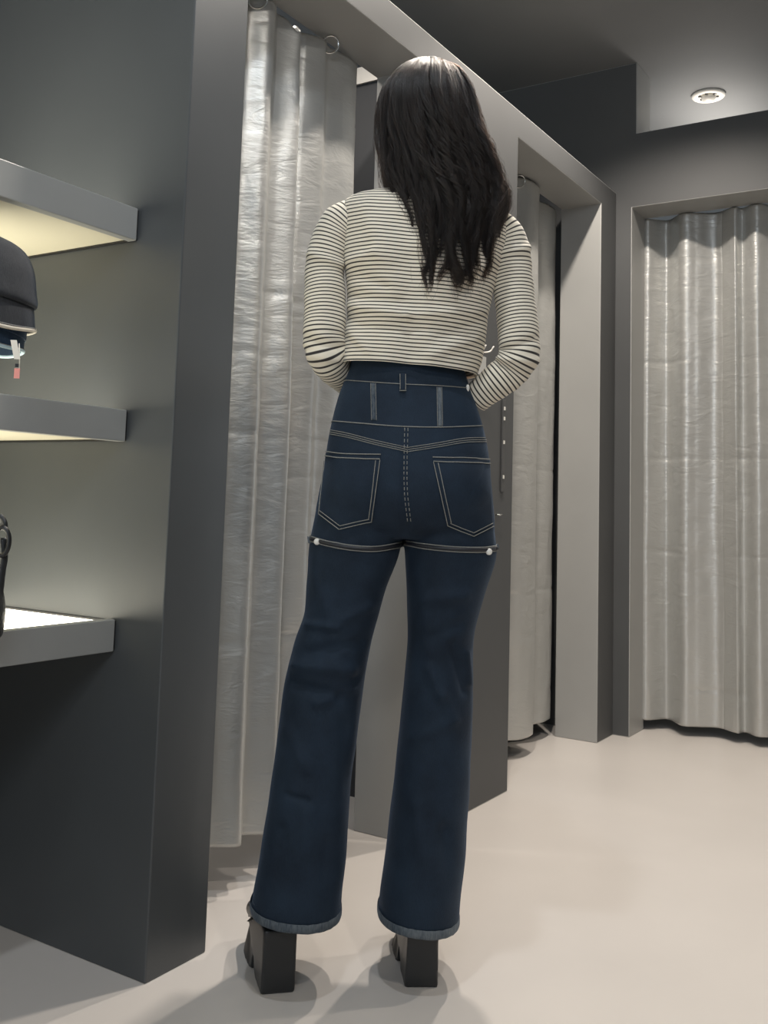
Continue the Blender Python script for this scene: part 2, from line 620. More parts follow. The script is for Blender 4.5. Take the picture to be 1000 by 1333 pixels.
t = empty('wall_hook', pier(632, 455))
tag(t, 'double pronged white wall hook seen through the crook of the right arm', 'hook')
for pts in (((616, 456), (628, 455.5), (633, 449)), ((622, 459), (637, 458), (643, 451))):
    q = [pier(x, y, 0.03 + 0.01 * i) for i, (x, y) in enumerate(pts)]
    bm = bmesh.new()
    tube(bm, catmull([q[0] + np.array([0, 0.03, 0])] + q, 14), 0.0026, 8)
    from_bm('prong', bm, M_WHITE, t)
bm = bmesh.new()
q = pier(619, 457.5)
add_box(bm, (q[0] - 0.014, FY - 0.006, q[2] - 0.02), (q[0] + 0.014, FY - 0.0005, q[2] + 0.02))
from_bm('hook_plate', bm, M_RAIL, t, False)
q0, q1 = pier(612, 459), pier(631, 490)
o = box('notice_card', (q0[0], FY - 0.005, q1[2]), (q1[0], FY - 0.0008, q0[2]), mat('card_grey', (0.42, 0.42, 0.40), 0.6), None, 0.0005)
tag(o, 'pale grey card on the pier just below the wall hook', 'card')
q0, q1 = pier(622, 418), pier(632, 433)
o = box('notice_card', (q0[0], FY - 0.005, q1[2]), (q1[0], FY - 0.0008, q0[2]), bpy.data.materials['card_grey'], None, 0.0005)
tag(o, 'small pale card on the pier just above the wall hook', 'card')
# ------------------------------------------------------------------ the person
HD = 2.12           # forward distance of the body axis


def px_m(hd, x=520, y=600):
    return float(np.linalg.norm(at(x + 1, y, hd) - at(x, y, hd)))


def ring_px(xl, xr, y, hd, b, n=48, tilt=0.0, e=2.0, back=0.0):
    """horizontal ring whose silhouette runs from xl to xr"""
    c = at((xl + xr) / 2, y, hd)
    a = float(np.linalg.norm(at(xr, y, hd) - at(xl, y, hd))) / 2
    th = np.linspace(0, 2 * math.pi, n, endpoint=False)
    s, co = np.sin(th), np.cos(th)
    s2 = np.sign(s) * np.abs(s) ** (2 / e)
    c2 = np.sign(co) * np.abs(co) ** (2 / e)
    P = c + (a * s2)[:, None] * RH - (b * c2)[:, None] * FH     # th=0 faces the viewer
    P[:, 2] -= tilt * a * s2
    return P


def sample_rows(rows, n):
    rows = np.asarray(rows, float)
    return catmull(rows, n)


M_SKIN = mat('skin', (0.56, 0.36, 0.27), 0.5, 0, 0.4, 30, 0.05, 0.03, 300)
M_SKIN.node_tree.nodes['Principled BSDF'].inputs['Subsurface Weight'].default_value = 0.1
M_SKIN.node_tree.nodes['Principled BSDF'].inputs['Subsurface Radius'].default_value = (0.02, 0.008, 0.004)

person = empty('person', at(452, 1290, 2.10) * np.array([1, 1, 0]))
tag(person, 'person seen from behind in striped cropped top, dark jeans and black platform boots', 'person')

# ---- body: head, neck, trunk, arms, hands, legs fused into one skin
hc = at(556, 158, 2.13)
bm = bmesh.new()
ellipsoid(bm, hc + UP * 0.015 - FH * 0.012, (RH, FH, UP), (0.076, 0.094, 0.098), 28, 20)        # skull
ellipsoid(bm, hc + FH * 0.030 - UP * 0.052, (RH, FH, UP), (0.056, 0.062, 0.068), 24, 16)        # jaw and cheeks
ellipsoid(bm, hc + FH * 0.068 - UP * 0.104, (RH, FH, UP), (0.024, 0.020, 0.018), 16, 10)        # chin
nose = [hc + FH * 0.084 + UP * 0.008, hc + FH * 0.096 - UP * 0.014, hc + FH * 0.102 - UP * 0.034, hc + FH * 0.090 - UP * 0.042]
tube(bm, nose, [0.008, 0.010, 0.012, 0.011], 12)
for s in (-1, 1):
    ellipsoid(bm, hc + FH * 0.094 + s * RH * 0.011 - UP * 0.040, (RH, FH, UP), (0.008, 0.009, 0.007), 12, 8)
    ellipsoid(bm, hc + FH * 0.076 + s * RH * 0.031 + UP * 0.018, (RH, FH, UP), (0.024, 0.009, 0.006), 14, 8)   # brow
    ellipsoid(bm, hc + FH * 0.058 + s * RH * 0.040 - UP * 0.032, (RH, FH, UP), (0.022, 0.022, 0.026), 14, 10)  # cheekbone
    ellipsoid(bm, hc - FH * 0.002 + s * RH * 0.076 - UP * 0.008, (RH, FH, UP), (0.008, 0.017, 0.029), 14, 10)  # ear
for dz, rr in ((-0.064, 0.0065), (-0.075, 0.0075)):
    ellipsoid(bm, hc + FH * 0.088 + UP * dz, (RH, FH, UP), (0.023, 0.011, rr), 16, 8)                          # lips
tube(bm, catmull([hc - UP * 0.05 - FH * 0.005, at(553, 235, 2.125), at(550, 262, 2.12), at(545, 300, 2.11)], 12),
     catmull([0.052, 0.050, 0.056, 0.075], 12)[:, 0], 24)
TRUNK = [(258, 512, 590, .055, 2.125), (270, 470, 634, .068, 2.12), (290, 450, 660, .076, 2.125), (330, 454, 642, .082, 2.128),
         (400, 462, 626, .078, 2.125), (450, 466, 612, .074, 2.125), (490, 468, 598, .070, 2.12), (540, 452, 609, .085, 2.125),
         (600, 440, 622, .092, 2.13), (660, 440, 615, .085, 2.13), (690, 460, 600, .07, 2.13)]
grid_mesh(bm, [ring_px(r[1], r[2], r[0], r[4], r[3], 40, 0.04, 2.3) for r in sample_rows(TRUNK, 40)], True, True)
ARM_L = [(456, 288, 2.12, .034), (432, 306, 2.12, .036), (424, 350, 2.115, .034), (424, 400, 2.10, .032), (423, 442, 2.09, .030),
         (430, 466, 2.10, .028), (450, 492, 2.16, .024), (468, 506, 2.235, .020)]
ARM_R = [(650, 300, 2.12, .034), (664, 320, 2.12, .036), (667, 350, 2.115, .034), (668, 400, 2.10, .032), (674, 445, 2.08, .031),
         (676, 470, 2.08, .029), (652, 497, 2.10, .026), (620, 517, 2.145, .021), (610, 523, 2.175, .019)]
for A in (ARM_L, ARM_R):
    S = catmull(A, 30)
    tube(bm, [at(x, y, h) for x, y, h, r in S], S[:, 3] * 0.88, 20)


def hand(bm, wrist, d, n, s, spread=1.0):
    """d: towards the knuckles, n: back of the hand, s: towards the thumb; fingers curl away from n"""
    d, n, s = [np.asarray(v, float) / np.linalg.norm(v) for v in (d, n, s)]
    ellipsoid(bm, wrist + d * 0.045, (d, s, n), (0.052, 0.040, 0.016), 20, 12)
    ellipsoid(bm, wrist + d * 0.072, (d, s, n), (0.024, 0.040, 0.014), 20, 12)
    for k, (L, off) in enumerate(((0.070, 0.028), (0.078, 0.0095), (0.072, -0.0095), (0.056, -0.028))):
        p = wrist + d * (0.082 - 0.004 * (k - 1) ** 2) + s * off
        pts = [p - d * 0.02]
        ang = 0.35
        q = p.copy()
        pts.append(q.copy())
        for frac in (0.45, 0.30, 0.25):
            dd = d * math.cos(ang) - n * math.sin(ang) + s * off * 1.5
            q = q + dd / np.linalg.norm(dd) * L * frac
            pts.append(q.copy())
            ang += 0.45
        tube(bm, catmull(pts, 16), catmull([0.009, 0.0092, 0.0085, 0.0078, 0.0068], 16)[:, 0], 10)
    pts = [wrist + d * 0.015 + s * 0.018, wrist + d * 0.035 + s * 0.040 - n * 0.006, wrist + d * 0.060 + s * 0.055 - n * 0.014,
           wrist + d * 0.082 + s * 0.056 - n * 0.024]
    tube(bm, catmull(pts, 14), catmull([0.014, 0.012, 0.0105, 0.008], 14)[:, 0], 10)


hand(bm, at(470, 507, 2.245), RH * 1.0 + FH * 0.28 - UP * 0.1, FH * 0.95 - RH * 0.25 + UP * 0.1, UP)
hand(bm, at(611, 523, 2.18), -RH * 0.75 + FH * 0.62, FH * 0.75 + RH * 0.62, UP)
LEG_L = [(600, 476, 2.12, .070), (700, 462, 2.115, .072), (800, 446, 2.11, .060), (870, 432, 2.105, .052), (960, 415, 2.095, .050),
         (1060, 402, 2.085, .034), (1120, 394, 2.08, .028), (1150, 389, 2.085, .024)]
LEG_R = [(600, 588, 2.12, .070), (700, 586, 2.12, .072), (800, 580, 2.12, .060), (870, 574, 2.12, .052), (960, 568, 2.12, .050),
         (1060, 562, 2.12, .034), (1120, 556, 2.115, .028), (1150, 553, 2.12, .024)]
for A in (LEG_L, LEG_R):
    S = catmull(A, 40)
    tube(bm, [at(x, y, h) for y, x, h, r in S], S[:, 3], 20)
me = remesh(bm, 0.004, 5)
body = link('body', me, M_SKIN, person)

M_EYE = mat('eye_white', (0.8, 0.78, 0.76), 0.2)
M_IRIS = mat('iris', (0.03, 0.018, 0.01), 0.15)
M_LIP = mat('lip', (0.45, 0.16, 0.14), 0.4)
for s in (-1, 1):
    bm = bmesh.new()
    c = hc + FH * 0.079 + s * RH * 0.031 + UP * 0.002
    ellipsoid(bm, c, (RH, FH, UP), (0.0125, 0.010, 0.0065), 16, 10)
    e = from_bm('eye', bm, M_EYE, body)
    bm = bmesh.new()
    obox(bm, hc + FH * 0.089 + s * RH * 0.032 + UP * 0.021, RH, FH, UP, 0.017, 0.002, 0.0022)
    bevel(from_bm('eyebrow', bm, M_BLACK, body, False), 0.001)

# ---- jeans
WAIST = [(470, 458, 600, .082, 2.12), (484, 455, 606, .086, 2.12), (500, 449, 611, .090, 2.12), (520, 441, 619, .097, 2.12), (550, 433, 629, .107, 2.118),
         (580, 427, 635, .116, 2.115), (620, 421, 639, .124, 2.11), (650, 416, 641, .123, 2.11), (680, 411, 643, .112, 2.115),
         (700, 425, 630, .090, 2.12)]
bm = bmesh.new()
grid_mesh(bm, [ring_px(r[1], r[2], r[0], r[4], r[3], 72, 0.035, 2.35) for r in sample_rows(WAIST, 60)], True, True)
for x in (475, 586):
    ellipsoid(bm, at(x, 634, 2.062), (RH, FH, UP), (0.080, 0.072, 0.092), 28, 18)
LL = [(600, 424, 522, .095, 2.12), (650, 415, 524, .105, 2.115), (690, 407, 523.5, .103, 2.115), (720, 402, 519, .100, 2.115),
      (760, 400, 504, .097, 2.115), (800, 396, 492, .094, 2.115), (840, 383, 482, .091, 2.11), (880, 373, 475, .090, 2.105),
      (930, 365, 468, .092, 2.10), (1000, 356, 459, .097, 2.095), (1060, 347, 454, .103, 2.09), (1120, 338, 450, .104, 2.085),
      (1160, 331, 446, .108, 2.08), (1182, 327, 444, .109, 2.08)]
LR = [(600, 530, 637, .095, 2.12), (650, 527, 641, .105, 2.118), (690, 526, 644, .103, 2.118), (720, 527, 646, .100, 2.118),
      (760, 529.5, 634, .097, 2.12), (800, 530.5, 622, .094, 2.12), (840, 530, 615, .091, 2.12), (880, 527, 614.5, .090, 2.12),
      (930, 522.5, 614.5, .092, 2.12), (1000, 515, 612, .097, 2.12), (1060, 508, 608, .103, 2.12), (1120, 501, 604, .104, 2.12),
      (1165, 495, 599, .108, 2.12), (1190, 492, 597, .109, 2.12)]
hem_rings = []
for A in (LL, LR):
    S = sample_rows(A, 90)
    R = [ring_px(r[1], r[2], r[0], r[4], r[3], 64, 0.035 if r[0] < 1100 else 0.035 + 0.03 * (r[0] - 1100) / 90, 2.2) for r in S]
    hem_rings.append(R[-1])
    grid_mesh(bm, R, True, True)
me = remesh(bm, 0.0045, 7)

# cloth folds pushed into the surface that faces the viewer: (x0,y0,x1,y1,width,height in m)
FOLDS = [(385, 866, 455, 872, 9, .007), (385, 892, 440, 905, 8, -.006), (402, 850, 470, 835, 8, -.005), (415, 915, 455, 895, 8, .006),
         (398, 812, 440, 818, 5, .004), (430, 815, 480, 790, 8, .004), (375, 1035, 400, 1042, 4, -.004), (372, 950, 400, 1000, 9, .003),
         (560, 780, 605, 775, 9, .004), (560, 870, 575, 905, 8, .004), (575, 905, 590, 935, 8, .003), (590, 840, 606, 900, 7, -.005),
         (608, 850, 612, 890, 4, .005), (560, 830, 600, 812, 8, -.003), (545, 750, 560, 850, 9, .0025), (400, 730, 430, 800, 9, .0025),
         (450, 940, 460, 1060, 9, -.003), (540, 960, 590, 940, 9, .003), (545, 1050, 560, 1180, 12, .005), (580, 1080, 585, 1190, 9, -.005),
         (365, 1080, 362, 1190, 9, -.004), (400, 1060, 398, 1200, 12, .005), (425, 1100, 424, 1200, 9, -.003),
         (605, 620, 632, 648, 5, .002), (440, 700, 510, 690, 6, -.002), (540, 700, 600, 694, 6, -.002),
         (527, 590, 528, 690, 6, -.003), (440, 905, 470, 880, 7, -.003)]


def apply_folds(me, folds, noise_amp, nscale, toward=True):
    me.update()
    n = len(me.vertices)
    co = np.empty(n * 3); me.vertices.foreach_get('co', co); co = co.reshape(-1, 3)
    no = np.empty(n * 3); me.vertices.foreach_get('normal', no); no = no.reshape(-1, 3)
    d = co - CAM
    z = d @ CF
    u = CX + FPX * (d @ CR) / z
    v = CY + FPX * (d @ CD) / z
    face = np.clip(-(no @ FH) * 1.6, 0, 1)
    disp = np.zeros(n)
    for x0, y0, x1, y1, wd, a in folds:
        dx, dy = x1 - x0, y1 - y0
        L = math.hypot(dx, dy)
        t = ((u - x0) * dx + (v - y0) * dy) / (L * L)
        tc = np.clip(t, 0, 1)
        dist = np.hypot(u - (x0 + tc * dx), v - (y0 + tc * dy))
        disp += 1.5 * a * np.exp(-(dist / wd) ** 2)
    disp *= face * np.clip((co[:, 2] - 0.19) / 0.12, 0, 1)
    if noise_amp:
        disp += np.array([noise_amp * noise.noise(Vector(p) * nscale) for p in co])
    co += no * disp[:, None]
    me.vertices.foreach_set('co', co.ravel())
    me.update()


apply_folds(me, FOLDS, 0.0022, 14)
# open the cuffs and the waist
bm = bmesh.new()
bm.from_mesh(me)
bm.faces.ensure_lookup_table()
zmax = max(v.co.z for v in bm.verts)
kill = [f for f in bm.faces if (f.normal.z < -0.75 and f.calc_center_median().z < 0.24) or (f.normal.z > 0.8 and f.calc_center_median().z > zmax - 0.03)]
bmesh.ops.delete(bm, geom=kill, context='FACES')
bm.to_mesh(me)
bm.free()
bpy.data.meshes.remove(bpy.data.meshes.new('x'))


def denim(name, base, hi, scale=900, worn=0.5):
    m = bpy.data.materials.new(name)
    m.use_nodes = True
    nt = m.node_tree; N, L = nt.nodes, nt.links
    b = N['Principled BSDF']
    b.inputs['Roughness'].default_value = 0.78
    b.inputs['Specular IOR Level'].default_value = 0.25
    b.inputs['Sheen Weight'].default_value = 0.12
    b.inputs['Sheen Roughness'].default_value = 0.4
    b.inputs['Sheen Tint'].default_value = (0.35, 0.5, 0.75, 1)
    tc = N.new('ShaderNodeTexCoord')
    n = N.new('ShaderNodeTexNoise'); n.inputs['Scale'].default_value = 7; n.inputs['Detail'].default_value = 6
    n.inputs['Roughness'].default_value = 0.65
    L.new(tc.outputs['Object'], n.inputs['Vector'])
    mp = N.new('ShaderNodeMapping'); mp.inputs['Scale'].default_value = (1, 1, 0.18)
    L.new(tc.outputs['Object'], mp.inputs[0])
    n2 = N.new('ShaderNodeTexNoise'); n2.inputs['Scale'].default_value = scale; n2.inputs['Detail'].default_value = 2
    L.new(mp.outputs[0], n2.inputs['Vector'])
    mx = N.new('ShaderNodeMath'); mx.operation = 'MULTIPLY_ADD'
    L.new(n2.outputs['Fac'], mx.inputs[0]); mx.inputs[1].default_value = 0.35
    L.new(n.outputs['Fac'], mx.inputs[2])
    r = N.new('ShaderNodeValToRGB')
    r.color_ramp.elements[0].position = 0.48; r.color_ramp.elements[0].color = (*base, 1)
    r.color_ramp.elements[1].position = 0.92; r.color_ramp.elements[1].color = (*hi, 1)
    L.new(mx.outputs[0], r.inputs[0])
    L.new(r.outputs[0], b.inputs['Base Color'])
    bp = N.new('ShaderNodeBump'); bp.inputs['Strength'].default_value = 0.25; bp.inputs['Distance'].default_value = 0.002
    L.new(n2.outputs['Fac'], bp.inputs['Height']); L.new(bp.outputs[0], b.inputs['Normal'])
    return m


M_DENIM = denim('dark_denim', (0.0075, 0.0145, 0.026), (0.017, 0.032, 0.054))
M_HEM = denim('worn_denim_hem', (0.022, 0.036, 0.055), (0.20, 0.22, 0.23), 350)
M_THREAD = mat('seam_thread', (0.25, 0.25, 0.23), 0.7, 0, 0.3, 900, 0.45)
M_ZIP = mat('zip_dark', (0.012, 0.014, 0.02), 0.45)
M_PEARL = mat('pearl_button', (0.78, 0.76, 0.70), 0.25, 0, 0.6, 0, 0, 0, 200, 0.5)
jeans = link('jeans', me, M_DENIM, person)
sm = jeans.modifiers.new('thickness', 'SOLIDIFY'); sm.thickness = 0.003; sm.offset = -1
jt = BVHTree.FromPolygons([v.co[:] for v in me.vertices], [p.vertices[:] for p in me.polygons])


def on_surface(tree, x, y, off=0.001):
    r = Vector(ray(x, y)).normalized()
    h = tree.ray_cast(Vector(CAM), r)
    if h[0] is None: return None
    nrm = h[1]
    if nrm.dot(r) > 0: nrm = -nrm
    return h[0] + nrm * off


def surf_line(pts, n, tree=jt, off=0.001, smooth=True):
    Q = catmull(pts, n) if smooth else np.concatenate([np.linspace(pts[i], pts[i + 1], max(2, n // (len(pts) - 1))) for i in range(len(pts) - 1)])
    out = [on_surface(tree, x, y, off) for x, y in Q]
    return [np.array(p) for p in out if p is not None]


def thread(name, pts, m=M_THREAD, r=0.0011, n=60, smooth=True, label=None, parent=jeans, off=0.0008, dash=None):
    L = surf_line(pts, n, off=off, smooth=smooth)
    if len(L) < 2: return None
    bm = bmesh.new()
    if dash:
        for i in range(0, len(L) - dash, dash + 1):
            tube(bm, L[i:i + dash], r, 6)
    else:
        tube(bm, L, r, 6)
    o = from_bm(name, bm, m, parent)
    if label: o['label'] = label
    return o


def off_px(pts, dx, dy):
    return [(x + dx, y + dy) for x, y in pts]


# waistband, yoke, centre and side seams
WB = [(451, 495), (480, 497), (525, 500), (570, 502), (608, 505)]
thread('waistband_seam', WB, r=0.0009)
HY = [(434, 548), (470, 551), (520, 555), (575, 556), (628, 554)]
thread('basque_seam', HY, r=0.0011)
Y1 = [(430, 562), (455, 567), (490, 576), (531, 585)]
Y2 = [(531, 585), (570, 579), (605, 573), (636, 572)]
for P in (Y1, Y2):
    for dy in (-2.4, 0.4, 3.0):
        thread('yoke_seam', off_px(P, 0, dy), r=0.0008)
for dx in (-2, 2.2):
    thread('centre_seam', [(529 + dx, 557), (528 + dx, 600), (528.5 + dx, 640), (533 + dx, 680)], r=0.0008, dash=4, n=90)
for x0, y0, y1 in ((486, 499, 547), (572, 504, 555)):
    L = surf_line([(x0, y0), (x0 + 1, y1)], 24, off=0.0010)
    bm = bmesh.new()
    tube(bm, L, 0.0042, 8, flat=0.25, up=FH)
    from_bm('basque_strip', bm, M_HEM, jeans)
    for dx in (-3.2, 3.2):
        thread('strip_seam', [(x0 + dx, y0), (x0 + 1 + dx, y1)], r=0.0006, n=30)


def around(A, B, c, n=40, off=0.0008):
    """carry a seam from B round the front of the body to A"""
    a0 = math.atan2((B - c) @ RH, -((B - c) @ FH))
    a1 = math.atan2((A - c) @ RH, -((A - c) @ FH)) + 2 * math.pi
    out = []
    for t in np.linspace(0, 1, n):
        a = a0 + (a1 - a0) * t
        d = RH * math.sin(a) - FH * math.cos(a)
        o = np.array([c[0], c[1], B[2] + (A[2] - B[2]) * t]) + d * 0.30
        h = jt.ray_cast(Vector(o), Vector(-d))
        if h[0] is not None: out.append(np.array(h[0]) + d * off)
    return out


BC = at(531, 560, 2.115)
for P in (WB, HY, Y1[:2] + Y2[-2:], off_px(Y1[:2] + Y2[-2:], 0, 3)):
    e = [on_surface(jt, x, y) for x, y in (P[0], P[-1])]
    if e[0] is None or e[1] is None: continue
    bm = bmesh.new()
    tube(bm, around(np.array(e[0]), np.array(e[1]), BC), 0.0009, 6)
    from_bm('front_seam', bm, M_THREAD, jeans)
# belt loop
L = surf_line([(524.5, 487), (524.5, 509)], 14, off=0.004)
bm = bmesh.new()
tube(bm, L, 0.0065, 10, flat=0.3, up=FH)
bl = from_bm('belt_loop', bm, M_DENIM, jeans)
for pts in ([(521, 488), (521, 508)], [(528, 488), (528, 508)], [(520, 509.5), (529, 509.5)]):
    thread('loop_stitch', pts, r=0.0008, n=16, parent=bl, off=0.0065)


def hit_in(c, q, off):
    for k in range(30):
        p = on_surface(jt, *(c + (q - c) * (1 - 0.01 * k)), off)
        if p is not None: return np.array(p)


# back pockets: a raised patch with double top stitching
def pocket(outline, top, sides, label):
    Q = []
    for i in range(len(outline)):
        a, b = np.array(outline[i], float), np.array(outline[(i + 1) % len(outline)], float)
        for t in np.linspace(0, 1, 14, endpoint=False):
            Q.append(a + (b - a) * t)
    c = np.mean(outline, axis=0)
    bm = bmesh.new()
    rows = []
    for s, off in ((1.0, 0.0003), (0.99, 0.0022), (0.96, 0.0026), (0.8, 0.0026), (0.6, 0.0026), (0.4, 0.0026), (0.2, 0.0026)):
        rows.append(np.array([hit_in(c, c + (q - c) * s, off) for q in Q]))
    grid_mesh(bm, rows, False, True)
    bmesh.ops.recalc_face_normals(bm, faces=bm.faces)
    p = from_bm('back_pocket', bm, M_DENIM, jeans)
    p['label'] = label
    for pts in top:
        thread('pocket_stitch', pts, r=0.0011, parent=p, off=0.0034)
    for pts in sides:
        thread('pocket_stitch', pts, r=0.0009, parent=p, off=0.0034, smooth=False, n=80)
    return p


pocket([(425, 589), (496, 592), (485, 678), (447, 688), (417, 669)],
       [[(426, 588), (450, 591), (496, 592)], [(425, 593.5), (450, 597), (495, 598)]],
       [[(424, 600), (416.5, 669), (442, 689), (484, 678.5), (495, 599)], [(418, 665), (443, 684.5), (481, 675)],
        [(489.5, 600), (480.5, 675)]], 'left back pocket of the jeans')
pocket([(563, 596), (637, 598), (641, 684), (616, 697), (583, 683)],
       [[(563, 595.5), (600, 596.5), (637, 598)], [(564, 601), (600, 602.5), (638, 603.5)]],
       [[(564, 602), (582.5, 683.5), (616, 698), (641, 685)], [(586, 680.5), (616, 693.5), (640, 681)],
        [(570, 603), (587, 680)]], 'right back pocket of the jeans')
# thigh zips with pearl buttons and small flaps
for pts in ([(404, 701), (430, 708), (460, 713), (490, 714), (520, 709)], [(528, 706), (555, 711), (590, 714.5), (625, 715.5), (643, 714)]):
    L = surf_line(pts, 50, off=0.0016)
    bm = bmesh.new()
    tube(bm, L, 0.0042, 8, flat=1.0)
    z = from_bm('thigh_zip', bm, M_ZIP, jeans)
    thread('zip_stitch', off_px(pts, 0, -3.0), r=0.0012, parent=z, off=0.0022)
    thread('zip_stitch', off_px(pts, 0, 3.4), r=0.0012, parent=z, off=0.0022)
for (xa, ya), (xb, yb), cxy in (((404, 701), (520, 709), (462, 708)), ((528, 706), (643, 714), (586, 712))):
    A, B = on_surface(jt, xa, ya), on_surface(jt, xb, yb)
    if A is None or B is None: continue
    A, B, c = np.array(A), np.array(B), at(*cxy, 2.115)
    a0 = math.atan2((B - c) @ RH, -((B - c) @ FH))
    a1 = math.atan2((A - c) @ RH, -((A - c) @ FH)) + 2 * math.pi
    for rr, dz, m_ in ((0.0042, 0.0, M_ZIP), (0.0012, 0.005, M_THREAD), (0.0012, -0.005, M_THREAD)):
        L = []
        for t_ in np.linspace(0, 1, 34):
            a = a0 + (a1 - a0) * t_
            d = RH * math.sin(a) - FH * math.cos(a)
            h = jt.ray_cast(Vector((c[0], c[1], B[2] + (A[2] - B[2]) * t_ + dz)), Vector(d))
            if h[0] is not None and h[3] < 0.16: L.append(np.array(h[0]) + d * 0.002)
        if len(L) > 3:
            bm = bmesh.new()
            tube(bm, L, rr, 8)
            from_bm('front_zip' if m_ is M_ZIP else 'zip_stitch', bm, m_, jeans)
for x, y in ((415.5, 705.5), (634, 718)):
    p = np.array(on_surface(jt, x, y, 0.0055))
    bm = bmesh.new()
    ellipsoid(bm, p, (RH, FH, UP), (0.0068, 0.0045, 0.0068), 18, 12)
    from_bm('pearl_button', bm, M_PEARL, jeans)
for tri in (((400, 698), (418, 702), (419, 709), (401, 707)), ((636, 717), (648, 708), (650, 712), (640, 722))):
    hd = 2.10
    q = [at(x, y, hd - 0.02) for x, y in tri]
    bm = bmesh.new()
    vs = [bm.verts.new(p) for p in q]
    bm.faces.new(vs)
    o = from_bm('zip_flap', bm, M_HEM, jeans, False)
    s = o.modifiers.new('t', 'SOLIDIFY'); s.thickness = 0.004; s.offset = 0
# worn cuffs
for R, S, nm in ((hem_rings[0], LL, 'left'), (hem_rings[1], LR, 'right')):
    c = R.mean(axis=0)
    bm = bmesh.new()
    rows = []
    for dz, sc in ((0.013, 1.012), (0.011, 1.02), (0.006, 1.024), (0.000, 1.024), (-0.004, 1.010), (-0.004, 0.985), (0.006, 0.975), (0.02, 0.975)):
        q = c + (R - c) * sc
        q[:, 2] += dz + np.array([0.0015 * noise.noise(Vector((i * 0.7, dz * 90, c[0]))) for i in range(len(R))])
        rows.append(q)
    grid_mesh(bm, rows)
    bmesh.ops.recalc_face_normals(bm, faces=bm.faces)
    o = from_bm('trouser_hem', bm, M_HEM, jeans)
    o['label'] = 'faded frayed hem'

# small white side snap
bm = bmesh.new()
ellipsoid(bm, at(609, 505, 2.075), (RH, FH, UP), (0.004, 0.003, 0.008), 12, 8)
from_bm('side_snap', bm, M_PEARL, jeans)


# ---- striped top
def stripes():
    m = bpy.data.materials.new('striped_rib_jersey')
    m.use_nodes = True
    nt = m.node_tree; N, L = nt.nodes, nt.links
    b = N['Principled BSDF']
    b.inputs['Roughness'].default_value = 0.85
    b.inputs['Specular IOR Level'].default_value = 0.2
    b.inputs['Sheen Weight'].default_value = 0.15
    uv = N.new('ShaderNodeUVMap')
    sp = N.new('ShaderNodeSeparateXYZ'); L.new(uv.outputs[0], sp.inputs[0])
    mu = N.new('ShaderNodeMath'); mu.operation = 'MULTIPLY'; mu.inputs[1].default_value = 1 / 0.0083
    L.new(sp.outputs['Y'], mu.inputs[0])
    fr = N.new('ShaderNodeMath'); fr.operation = 'PINGPONG'; fr.inputs[1].default_value = 0.5
    L.new(mu.outputs[0], fr.inputs[0])
    r = N.new('ShaderNodeValToRGB')
    r.color_ramp.elements[0].position = 0.13; r.color_ramp.elements[0].color = (0.035, 0.032, 0.030, 1)
    r.color_ramp.elements[1].position = 0.20; r.color_ramp.elements[1].color = (0.76, 0.70, 0.58, 1)
    L.new(fr.outputs[0], r.inputs[0])
    L.new(r.outputs[0], b.inputs['Base Color'])
    bp = N.new('ShaderNodeBump'); bp.inputs['Strength'].default_value = 0.35; bp.inputs['Distance'].default_value = 0.0015
    L.new(fr.outputs[0], bp.inputs['Height']); L.new(bp.outputs[0], b.inputs['Normal'])
    return m


M_STRIPE = stripes()
TOP = [(249, 515, 590, .052, 2.125, .05), (254, 500, 604, .060, 2.125, .05), (260, 474, 628, .070, 2.122, .06), (268, 455, 650, .080, 2.12, .07),
       (280, 446, 662, .090, 2.118, .08), (300, 446, 664, .099, 2.116, .07), (330, 446, 656, .105, 2.114, .06), (360, 449, 646, .105, 2.114, .05),
       (400, 452, 637, .101, 2.114, .05), (440, 449, 631, .098, 2.114, .05), (465, 446, 626, .100, 2.114, .06), (482, 443, 621, .101, 2.114, .06)]
bm = bmesh.new()
uvl = bm.loops.layers.uv.new('UVMap')
S = sample_rows(TOP, 170)
NR = 160
TF = [(455, 398, 530, 410, 6, .006), (530, 410, 632, 404, 6, .005), (452, 340, 490, 330, 8, .006), (452, 352, 500, 372, 7, -.004),
      (452, 385, 520, 392, 7, -.004), (600, 360, 640, 335, 8, .006), (605, 380, 640, 355, 7, -.005), (448, 462, 500, 470, 9, .002),
      (470, 425, 610, 428, 7, -.003), (560, 462, 620, 440, 7, .004), (450, 425, 480, 455, 6, .004), (535, 290, 535, 470, 18, -.005),
      (480, 270, 500, 330, 14, .006), (600, 280, 600, 340, 14, .006), (570, 440, 625, 420, 6, -.003)]
rings_t, vv = [], []
acc = 0
prev = None
for r in S:
    R = ring_px(r[1], r[2], r[0], r[4], r[3], NR, r[5], 2.25)
    if prev is not None:
        acc += np.linalg.norm(R - prev, axis=1).mean() if False else max(abs(R[0, 2] - prev[0, 2]), 0.6 * np.linalg.norm(R[0] - prev[0]))
    prev = R
    rings_t.append(R)
    vv.append(acc)


def fold_ring(R, center, folds, amp_noise, ns, seed=0):
    n = R - center
    n = n / (np.linalg.norm(n, axis=1)[:, None] + 1e-9)
    d = R - CAM
    z = d @ CF
    u = CX + FPX * (d @ CR) / z
    v = CY + FPX * (d @ CD) / z
    face = np.clip(-(n @ FH) * 2.0, 0, 1)
    disp = np.zeros(len(R))
    for x0, y0, x1, y1, wd, a in folds:
        dx, dy = x1 - x0, y1 - y0
        t = np.clip(((u - x0) * dx + (v - y0) * dy) / (dx * dx + dy * dy), 0, 1)
        disp += a * np.exp(-(np.hypot(u - x0 - t * dx, v - y0 - t * dy) / wd) ** 2)
    disp *= face * 1.5
    disp += np.array([amp_noise * noise.noise(Vector((p[0] * ns, p[1] * ns, p[2] * ns * 1.6 + seed))) for p in R])
    return R + n * disp[:, None]


